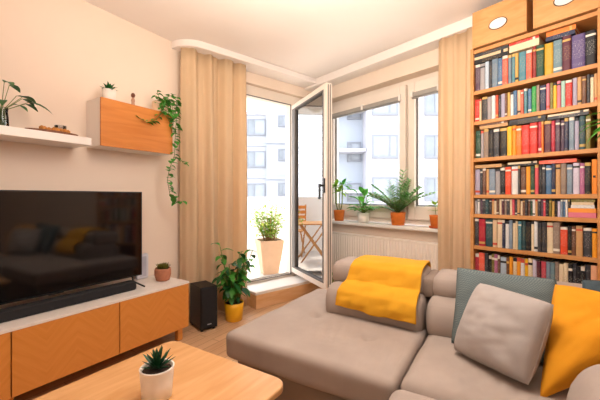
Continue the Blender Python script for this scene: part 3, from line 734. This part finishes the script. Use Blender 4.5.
# ================================================================== PILLOWS
def pillow(name, label, pts4, thick, mat_, pinch=.03, seed=0, pw=.40, n=34, wr=.006, zip_=False):
    """pts4: four corners (tl, tr, br, bl) in frame L; inflated on both sides of their mid surface"""
    P4 = [fr('L', *p) for p in pts4]; c = sum(P4, Vector())/4
    base = Vector((c.x, c.y, min(p.z for p in P4)))
    nrm = (P4[1]-P4[3]).cross(P4[2]-P4[0]).normalized()
    t = thing(name, label, 'cushion', 'W', (0,0,0)); t.location = base
    m = MB()
    for sgn in (1, -1):
        def fn(u, v):
            a, b_ = 2*u-1, 2*v-1
            a2 = a*(1-pinch*(1-b_*b_)*abs(a)); b2 = b_*(1-pinch*(1-a*a)*abs(b_))
            rc = 1-.055*(a*a*b_*b_)**1.5; uu, vv = (a2*rc+1)/2, (b2*rc+1)/2
            p = P4[3]*(1-uu)*(1-vv) + P4[2]*uu*(1-vv) + P4[1]*uu*vv + P4[0]*(1-uu)*vv
            h = thick*.5*max(0, (1-a*a)*(1-b_*b_))**pw
            q = Vector((a*2.2+seed, b_*2.2, sgn*1.0))
            k = (1-abs(a)**4)*(1-abs(b_)**4)
            wv = noise.noise(q*.8)*wr*2.2 + noise.noise(Vector((q.x*1.1+q.y*.8, q.y*2.6-q.x, q.z)))*wr*.8 - wr*1.2*math.exp(-((a+b_*.7-.2)**2)*30)*(1 if seed % 2 else 0)
            return p + nrm*sgn*(h + wv*k) - base
        g = MB(); g.grid(fn, n, n)
        fs = g.f if sgn > 0 else [f[::-1] for f in g.f]
        m.add(g.v, fs, 0, True)
    m.build('cover', mat_, t, weld=True)
    # piped seam round the edge
    e = MB(); loop = []
    for k in range(4*16+1):
        s_, f = divmod(k % 64, 16); f /= 16
        a, b_ = [(-1+2*f, 1), (1, 1-2*f), (1-2*f, -1), (-1, -1+2*f)][s_]
        a2 = a*(1-pinch*(1-b_*b_)*abs(a)); b2 = b_*(1-pinch*(1-a*a)*abs(b_)); rc = 1-.055*(a*a*b_*b_)**1.5; uu, vv = (a2*rc+1)/2, (b2*rc+1)/2
        loop.append(P4[3]*(1-uu)*(1-vv) + P4[2]*uu*(1-vv) + P4[1]*uu*vv + P4[0]*(1-uu)*vv - base)
    e.tube(loop, .0014, 5); e.build('edge_seam', mat_, t)
    return t
pillow('cushion', 'grey teal herringbone knit cushion leaning on the sofa back', [(-.205, 1.75, .785), (.19, 1.71, .785), (.205, 1.56, .47), (-.215, 1.60, .455)], .12, M_KNIT, seed=2, pinch=.07)
pillow('cushion', 'plain grey linen cushion in front of the grey teal cushion', [(-.095, 1.62, .752), (.15, 1.41, .755), (.07, 1.32, .485), (-.19, 1.505, .472)], .15, M_GREYP, seed=3)
pillow('cushion', 'mustard yellow cotton cushion wedged beside the sofa armrest', [(.165, 1.655, .78), (.46, 1.56, .735), (.41, 1.47, .665), (.088, 1.315, .44)], .16, M_MUST2, seed=5)
pillow('cushion', 'slate blue cushion behind the mustard cushion at the sofa end', [(.27, 1.80, .775), (.53, 1.77, .79), (.53, 1.69, .56), (.28, 1.71, .54)], .10, M_TEAL, seed=4)

# ================================================================== BOOKCASE
BX0, BX1, BYR, BYL = 2.50, 2.79, .285, 1.0
bc = thing('bookcase', 'tall pine bookcase packed with books beside the right curtain', 'bookcase', 'D', (BX0, BYR, 0))
BW, BD, TH = BYL-BYR, BX1-BX0, .022
lev = [2.187, 1.888, 1.668, 1.401, 1.137, .997, .768, .455, .07]     # board tops; the first carries the boxes
B(0, BD, 0, .022, 0, 2.20).build('side_panel', M_SHELF, bc, bevel=.0015)
B(0, BD, BW-.022, BW, 0, 2.20).build('side_panel', M_SHELF, bc, bevel=.0015)
for z in lev: B(.003, BD-.006, .0222, BW-.0222, z-TH-.004, z).build('shelf_board', M_SHELF, bc, bevel=.0015)
B(BD-.006, BD, .0222, BW-.0222, .07, 2.187).build('back_panel', M_BACK, bc)
B(.02, .035, .0222, BW-.0222, 0, .043).build('plinth', M_SHELF, bc)

HEX = dict(plum='#5b4455', grey='#a09a9c', paleblue='#b4c3d2', charcoal='#3a3a40', slate='#6f8294', blue='#4f7397', coral='#e8644d', teal='#4d8290', gold='#cfa356',
 darkred='#8e2a2a', forest='#234a38', mustard='#c99b26', greyteal='#6b8791', maroon='#5a2838', purple='#60517f', black='#1d1c20', red='#d5362b', beige='#d8bd98', white='#dcdad8',
 vermilion='#e2502f', lilac='#a9a2b8', brown='#6f4a38', peach='#eab089', green='#2f9a4a', taupe='#8f7b6e', navy='#2c3350', pink='#e07a86', olive='#7c7236', yellow='#ecb62c', mint='#9cc4b6',
 tan='#c79a68', cream='#e3cfae', amber='#ea9a26', orange='#e87a26', crimson='#b3263c', steel='#7d8ea0', darkteal='#2b4a50', rose='#cf4f5c', palelilac='#cfc4d6', mauve='#b0678c')
WORD = dict(paleblue='pale blue', greyteal='grey teal', darkred='dark red', forest='dark green', darkteal='dark teal', palelilac='pale lilac', black='black', vermilion='orange red', steel='steel blue', slate='slate blue')
M_PAGES = mat('paper_pages', '#e2d3b8', .9, .08, 60)
def book_mats(c, tone):
    k = 'cover_' + c
    base = mat(k, HEX[c], .5, .06, 30)
    tk = 'title_%s_%d' % (c, tone)
    if tk not in _M:
        m, nt, b = nodes(tk)
        v = coords(nt, (1, 260, 120))
        n = N(nt, 'ShaderNodeTexNoise'); n.inputs['Scale'].default_value = 1.0; n.inputs['Detail'].default_value = 1; nt.links.new(v, n.inputs['Vector'])
        tc = [lin('#e9e2d4'), lin('#d9b46a'), lin('#26262c'), lin('#c44a3a')][tone]
        nt.links.new(ramp(nt, n.outputs['Fac'], [(.55, lin(HEX[c])), (.75, tuple(.45*p+.55*q for p, q in zip(tc, lin(HEX[c]))))]), b.inputs['Base Color'])
        b.inputs['Roughness'].default_value = .5; _M[tk] = m
    bk = 'band_%d' % tone
    band = mat(bk, ['#e0d8ca', '#c9a55e', '#2a2a30', '#c9503e'][tone], .5, .05, 20)
    return [base, M_PAGES, _M[tk], band]
def book_mesh(t, dp, h, rnd):
    """upright book: spine at -x, thickness t along y, depth dp along +x, height h"""
    m = MB(); c = min(.0025, t*.12); r = min(.005, t*.25)
    m.box(c*2, dp-.004, c, t-c, .003, h-.003, 1)                 # pages
    m.box(r, dp, 0, c, 0, h, 0); m.box(r, dp, t-c, t, 0, h, 0)   # boards
    cuts = [0, .08, .16, .30, .72, .84, .90, 1]
    style = rnd.randrange(4)
    mi = {0: [0,3,0,2,0,2,0], 1: [0,2,0,2,2,0,0], 2: [0,0,0,2,0,3,0], 3: [2,0,0,2,2,0,3]}[style]
    prof = [(r, 0), (r*.3, t*.06), (0, t*.25), (0, t*.75), (r*.3, t*.94), (r, t)]
    for i in range(len(cuts)-1):
        z0, z1 = h*cuts[i], h*cuts[i+1]
        vs = [(x, y, z) for z in (z0, z1) for x, y in prof]; n = len(prof)
        m.add(vs, [(j+1, j, n+j, n+j+1) for j in range(n-1)], mi[i], True)
    n = len(prof)
    m.add([(x, y, h-.0005) for x, y in prof] + [(r+c, t, h-.0005), (r+c, 0, h-.0005)], [tuple(range(n+2))[::-1]], 0)
    return m
ORD = ['', 'first', 'second', 'third', 'fourth', 'fifth', 'sixth', 'seventh', 'eighth', 'ninth', 'tenth', 'eleventh', 'twelfth', 'thirteenth', 'fourteenth', 'fifteenth', 'sixteenth', 'seventeenth', 'eighteenth', 'nineteenth', 'twentieth']
def ordn(n):
    if n <= 20: return ORD[n]
    return {2: 'twenty', 3: 'thirty'}[n//10] + ('-' + ORD[n % 10] if n % 10 else '') if n % 10 else {30: 'thirtieth'}[n]
ROWS = [
 (1, .986, .215, "plum 34,grey 34,paleblue 26,charcoal 19,slate 38,blue 28,coral 34,slate 21,teal 21,gold 20,teal 43,coral 33,darkred 22,forest 42,mustard 46,greyteal 45,maroon 43,purple 64,black 48"),
 (2, .983, .170, "red 31,beige 16,charcoal 38,grey 26,white 26,vermilion 16,charcoal 17,lilac 25,brown 13,gold 18,white 21,blue 23,peach 20,coral 17,teal 20,blue 22,green 27,taupe 19,navy 34,pink 18,olive 18,yellow 18,pink 20,mint 22,red 33,lilac 23,tan 21,brown 22,charcoal 15,cream 17,tan 15"),
 (3, .972, .205, "forest 34,grey 20,taupe 33,black 32,charcoal 38,black 46,yellow 30,amber 23,orange 32,red 45,red 43,crimson 21,orange 12,maroon 39,crimson 20,plum 25,plum 19,navy 21,steel 27,lilac 21,darkteal 29,olive 24"),
 (4, .976, .192, "lilac 34,charcoal 17,brown 23,tan 20,steel 39,grey 31,black 31,vermilion 36,white 41,charcoal 14,brown 31,amber 25,forest 24,rose 21,black 18,charcoal 18,blue 31,navy 20,tan 25,taupe 29,steel 28,palelilac 32,mauve 23,black 29"),
 (5, .976, .115, "grey 17,white 17,plum 17,charcoal 20,darkteal 23,charcoal 16,tan 16,cream 16,brown 16,cream 16,maroon 15,taupe 15,charcoal 18,cream 15,rose 15,charcoal 15,tan 17,cream 14,brown 14,charcoal 14,brown 14,forest 14,white 14,tan 13,charcoal 16,plum 13,rose 13,black 18,olive 13,gold 13,black 15,palelilac 15,steel 12,blue 12,white 12,charcoal 10"),
 (6, .976, .195, "charcoal 27,crimson 44,darkteal 46,beige 29,cream 33,navy 17,white 24,steel 21,cream 18,beige 14,teal 20,darkteal 23,black 30,cream 16,white 21,charcoal 21,charcoal 26,cream 33,taupe 35,vermilion 36,black 19,brown 21,tan 32,charcoal 40,amber 24"),
 (7, .976, .268, "crimson 27,coral 40,charcoal 23,black 19,olive 19,mauve 22,brown 16,paleblue 37,brown 18,amber 21,cream 23,amber 23,white 23,yellow 19,cream 25,palelilac 22,maroon 21,rose 26,steel 23,greyteal 23,taupe 20,cream 24,cream 22,black 21,charcoal 19,black 18,black 20,charcoal 24,peach 30")]
LIGHTS = ('white', 'cream', 'beige', 'peach', 'yellow', 'mint', 'palelilac', 'paleblue', 'grey', 'lilac', 'tan', 'pink', 'amber', 'gold')
TOPS = {}
for row, y0, h0, s in ROWS:
    zb = lev[row]; gap = lev[row-1]-TH-.004-zb; y = min(y0, BYL-.024)
    tot = sum(int(q.split()[1]) for q in s.split(','))/1000; kw = min(1, (y-(BYR+.025)-(.027 if row == 4 else 0))/tot)
    for k, it in enumerate(s.split(',')):
        c, w = it.split(); w = int(w)/1000*kw
        rnd = random.Random(row*100+k)
        # heights follow the runs seen on each board
        h = h0*rnd.uniform(.93, 1.0)
        if row == 1 and k >= 14: h = h0*rnd.uniform(.92, 1.02)
        if row == 1 and k < 12: h = h0*rnd.uniform(.88, .93)
        if row == 5: h = h0*rnd.uniform(.985, 1.0)
        if row == 6: h = h0*(1.08 if k < 3 else rnd.uniform(.95, 1.02) if k < 19 else rnd.uniform(.86, .92))
        h = min(h, gap-.008); t = w-.0012; dp = min(.26, .13+h*.18)
        if y-w < BYR+.024: break
        tone = rnd.choice((2, 3, 2)) if c in LIGHTS else rnd.choice((0, 0, 1))
        mb = book_mesh(t, dp, h, rnd)
        kind = 'disc case' if row == 5 else 'book'
        wd = WORD.get(c, c); size = 'slim' if w < .02 else 'thick' if w > .036 else ''
        lab = ' '.join(x for x in (size, wd, kind + ',', ordn(k+1), 'from left standing on the', ORD[row], 'shelf down') if x)
        o = solo('disc_case' if row == 5 else 'book', mb, book_mats(c, tone), lab, 'disc case' if row == 5 else 'book', 'D', (BX0+.012+rnd.uniform(0, .012), y-w, zb+.0005), group=('disc cases' if row == 5 else 'books') + ' standing on the %s shelf down' % ORD[row])
        TOPS.setdefault(row, []).append((y-w, y, h)); y -= w
# books lying flat, given by the run of standing books they lie on
def flat(row, ya, yb, cs, label_tail, dp=.15):
    zb = lev[row]; base = max([h for a, b_, h in TOPS[row] if b_ > yb+.004 and a < ya-.004] + [0])+zb+.0015
    lim = lev[row-1]-TH-.006
    for k, (c, th) in enumerate(cs):
        th = min(th, lim-base)
        if th < .005: break
        rnd = random.Random(row*37+k+int(ya*100))
        mb = MB(); L = ya-yb
        c_ = .002
        mb.box(.003, dp-.003, .002, L-.002, c_, th-c_, 1); mb.box(.003, dp, 0, L, 0, c_, 0); mb.box(.003, dp, 0, L, th-c_, th, 0)
        for a, b_, mi in ((0, .12, 0), (.12, .2, 3 if k % 2 else 0), (.2, .75, 2), (.75, 1, 0)): mb.box(0, .003, L*a, L*b_, 0, th, mi)
        tone = 2 if c in LIGHTS else rnd.choice((0, 1))
        solo('book', mb, book_mats(c, tone), '%s book lying flat, %s' % (WORD.get(c, c), label_tail[k]), 'book', 'D', (BX0+.010+rnd.uniform(0, .01), yb+rnd.uniform(-.004, .004), base), group='books lying flat across the standing books')
        base += th+.0006
e1 = [t for t in TOPS[1]]
flat(1, .978, .762, [('black', .028), ('beige', .020), ('charcoal', .030)], ['lowest of the left stack on the top shelf', 'middle of the left stack on the top shelf', 'highest of the left stack on the top shelf'])
flat(1, .752, .585, [('cream', .045), ('red', .038)], ['lower of the pair on the top shelf middle', 'upper of the pair on the top shelf middle'])
flat(1, .548, .405, [('navy', .026), ('orange', .028), ('green', .026)], ['lowest of the right stack on the top shelf', 'middle of the right stack on the top shelf', 'highest of the right stack on the top shelf'])
flat(3, .94, .76, [('tan', .022), ('brown', .016)], ['lower on the left stack of the third shelf down', 'upper on the left stack of the third shelf down'])
flat(3, .752, .55, [('black', .020), ('charcoal', .018)], ['lower at the middle of the third shelf down', 'upper at the middle of the third shelf down'])
flat(3, .54, .345, [('charcoal', .018), ('cream', .012)], ['lower at the right of the third shelf down', 'upper at the right of the third shelf down'])
flat(4, .972, .80, [('tan', .022)], ['at the left end of the fourth shelf down'])
flat(4, .765, .60, [('black', .012), ('cream', .012)], ['lower at the middle of the fourth shelf down', 'upper at the middle of the fourth shelf down'])
flat(4, .59, .405, [('coral', .022)], ['at the right of the fourth shelf down'])
TOPS[5].append((.31, .44, 0)); 
TOPS.setdefault(55, [])
def flat5(c, y0, y1, z, th, lab):
    mb = MB(); L = y1-y0; dp = .16
    mb.box(.003, dp-.003, .002, L-.002, .002, th-.002, 1); mb.box(.003, dp, 0, L, 0, .002, 0); mb.box(.003, dp, 0, L, th-.002, th, 0)
    for a, b_, mi in ((0, .1, 0), (.1, .8, 2), (.8, 1, 0)): mb.box(0, .003, L*a, L*b_, 0, th, mi)
    solo('book', mb, book_mats(c, 2 if c in LIGHTS else 0), lab, 'book', 'D', (BX0+.012, y0, z), group='books lying flat at the end of the disc shelf')
z5 = lev[5]
bx5 = thing('card_box', 'pink and orange box lying at the right end of the disc shelf', 'box', 'D', (BX0+.012, .313, z5+.0005))
B(0, .2, 0, .127, 0, .03).build('tray', mat('pink_card', '#d9788c', .6, .05), bx5, bevel=.002)
B(-.001, .2, 0, .127, .0301, .055).build('lid', mat('orange_card', '#f0973f', .6, .05), bx5, bevel=.002)
flat5('white', .320, .428, z5+.0565, .018, 'white book lying on the pink and orange box')
flat5('cream', .324, .424, z5+.0755, .016, 'cream book lying second above the pink and orange box')
flat5('olive', .318, .426, z5+.0925, .016, 'olive book lying highest above the pink and orange box')
mg = thing('magazine_box', 'orange upright file box at the right end of the fourth shelf down', 'box', 'D', (BX0+.01, .310, lev[4]+.0005))
m = MB(); m.box(0, .2, 0, .0225, 0, .2); m.build('case', mat('orange_file', '#ea8a2c', .55, .05), mg, bevel=.002)
B(-.001, 0, .006, .017, .095, .106).build('finger_hole', M_BLACK, mg)

# storage boxes on top of the bookcase, with oval white labels in dark rims
for ya, yb, lab in ((.649, .985, 'birch storage box on the bookcase nearer the right curtain'), (.288, .614, 'birch storage box on the bookcase farther from the curtain')):
    sbx = thing('storage_box', lab, 'box', 'D', (BX0-.005, ya, lev[0]+.0135 if False else 2.2005), group='birch boxes on the bookcase')
    L = yb-ya; Hh = .26
    boxes((0, .26, 0, .012, 0, Hh), (0, .26, L-.012, L, 0, Hh), (0, .012, .012, L-.012, 0, Hh), (.248, .26, .012, L-.012, 0, Hh), (.012, .248, .012, L-.012, 0, .01)).build('box_body', M_BOXW, sbx, bevel=.002)
    m = MB(); cy, cz, ry, rz_ = L*.5, .118, .052, .034; n = 32
    ring_o = [(-.002, cy+ry*1.12*math.cos(2*math.pi*k/n), cz+rz_*1.16*math.sin(2*math.pi*k/n)) for k in range(n)]
    m.add(ring_o + [(0, p[1], p[2]) for p in ring_o], [tuple(range(n))] + [(k, (k+1) % n, n+(k+1) % n, n+k) for k in range(n)])
    m.build('label_rim', mat('dark_rim', '#4a3428', .5), sbx, weld=True)
    m = MB(); ri = [(-.0035, cy+ry*math.cos(2*math.pi*k/n), cz+rz_*math.sin(2*math.pi*k/n)) for k in range(n)]
    m.add(ri + [(-.001, p[1], p[2]) for p in ri], [tuple(range(n))] + [(k, (k+1) % n, n+(k+1) % n, n+k) for k in range(n)])
    m.build('name_label', mat('white_card', '#ece6e2', .6), sbx, weld=True)

# green plant spilling in at the bookcase's right end
hp = thing('potted_plant', 'bright green long leaved plant at the right end of the bookcase', 'plant', 'D', (2.37, .175, 1.395))
pot(hp, [(.045, 0), (.05, .005), (.065, .10)], M_POTW)
m = MB(); 
for k in range(26):
    a = k*2.4; el = random.uniform(.2, 1.2); d = Vector((math.cos(a)*math.cos(el), math.sin(a)*math.cos(el)+.3, math.sin(el)))
    m.leaf((0, 0, .095), d, random.uniform(.15, .24), .028, 1.5, n=6, mi=k % 2)
m.build('leaves', [M_LEAF, mat('bright_leaf2', '#58b83a', .5, .2, 20, trans=.3)], hp)
br = solo('wall_bracket_shelf', boxes((2.30, 2.79, .06, .25, 0, .018), (2.70, 2.79, .15, .17, -.12, 0)), M_SHELFW, 'small white bracket shelf beside the bookcase under the long leaved plant', 'shelf', 'D', (0, 0, 1.3765))

# ================================================================== LIGHT, CAMERA
w = bpy.data.worlds.new('sky'); S.world = w; w.use_nodes = True; nt = w.node_tree
bg = nt.nodes['Background']; bg.inputs['Strength'].default_value = 4.2
tc = N(nt, 'ShaderNodeTexCoord'); sp = N(nt, 'ShaderNodeSeparateXYZ'); nt.links.new(tc.outputs['Generated'], sp.inputs[0])
nt.links.new(ramp(nt, sp.outputs['Z'], [(.0, (.92,.93,.96,1)), (.5, (.86,.92,1,1))]), bg.inputs['Color'])
def light(name, typ, loc, energy, col, rot=None, target=None, **kw):
    l = bpy.data.lights.new(name, typ); l.energy = energy; l.color = col
    for k, v in kw.items(): setattr(l, k, v)
    o = bpy.data.objects.new(name, l); COL.objects.link(o); o.location = loc
    if target is not None: o.rotation_euler = (Vector(target)-Vector(loc)).to_track_quat('-Z', 'Y').to_euler()
    return o
dirv = fr('D', -.25, -.62, -1.25)
light('sun', 'SUN', (0, 6, 8), 6.5, (1, .93, .82), target=Vector((0,6,8))+dirv, angle=.05)
light('room_fill', 'AREA', fr('L', .3, -1.2, 2.44), 64, (1, .94, .87), target=fr('L', -.6, 1.6, .6), size=1.6)  # added fill from behind the camera, no real lamp there
light('overhead_fill', 'POINT', fr('L', -.35, 1.2, 2.0), 38, (1, .97, .93), shadow_soft_size=.4)  # unseen fill above the frame, added to even out walls and sofa
light('ceiling_bounce_fill', 'AREA', fr('L', -.75, .8, 1.75), 32, (1, .86, .68), target=fr('L', -.7, 1.3, 2.6), size=.8)  # added warm fill aimed upward, brightens the room by ceiling bounce
# daylight coming in at the openings
for nm, p, q, sx, sy in (('door_portal', fr('D', 2.1, 3.32, 1.25), fr('D', 2.1, 0, 1.25), 1.1, 2.2), ('window_portal', fr('D', 3.12, 1.98, 1.57), fr('D', 0, 1.98, 1.57), 1.86, 1.46)):
    o = light(nm, 'AREA', p, 1, (1, 1, 1), target=q, shape='RECTANGLE', size=sx, size_y=sy); o.data.cycles.is_portal = True

cam = bpy.data.cameras.new('camera'); cam.sensor_width = 36; cam.lens = 325/600*36; cam.shift_y = -.005; cam.clip_start = .02
co = bpy.data.objects.new('camera', cam); COL.objects.link(co); co.location = (0, 0, 1.12); co.rotation_euler = (math.pi/2, 0, 0)
S.camera = co
S.view_settings.view_transform = 'Standard'; S.view_settings.look = 'None'; S.view_settings.exposure = .18
S.cycles.use_denoising = True
S.cycles.max_bounces = 8; S.cycles.transparent_max_bounces = 16
S.cycles.sample_clamp_indirect = 6
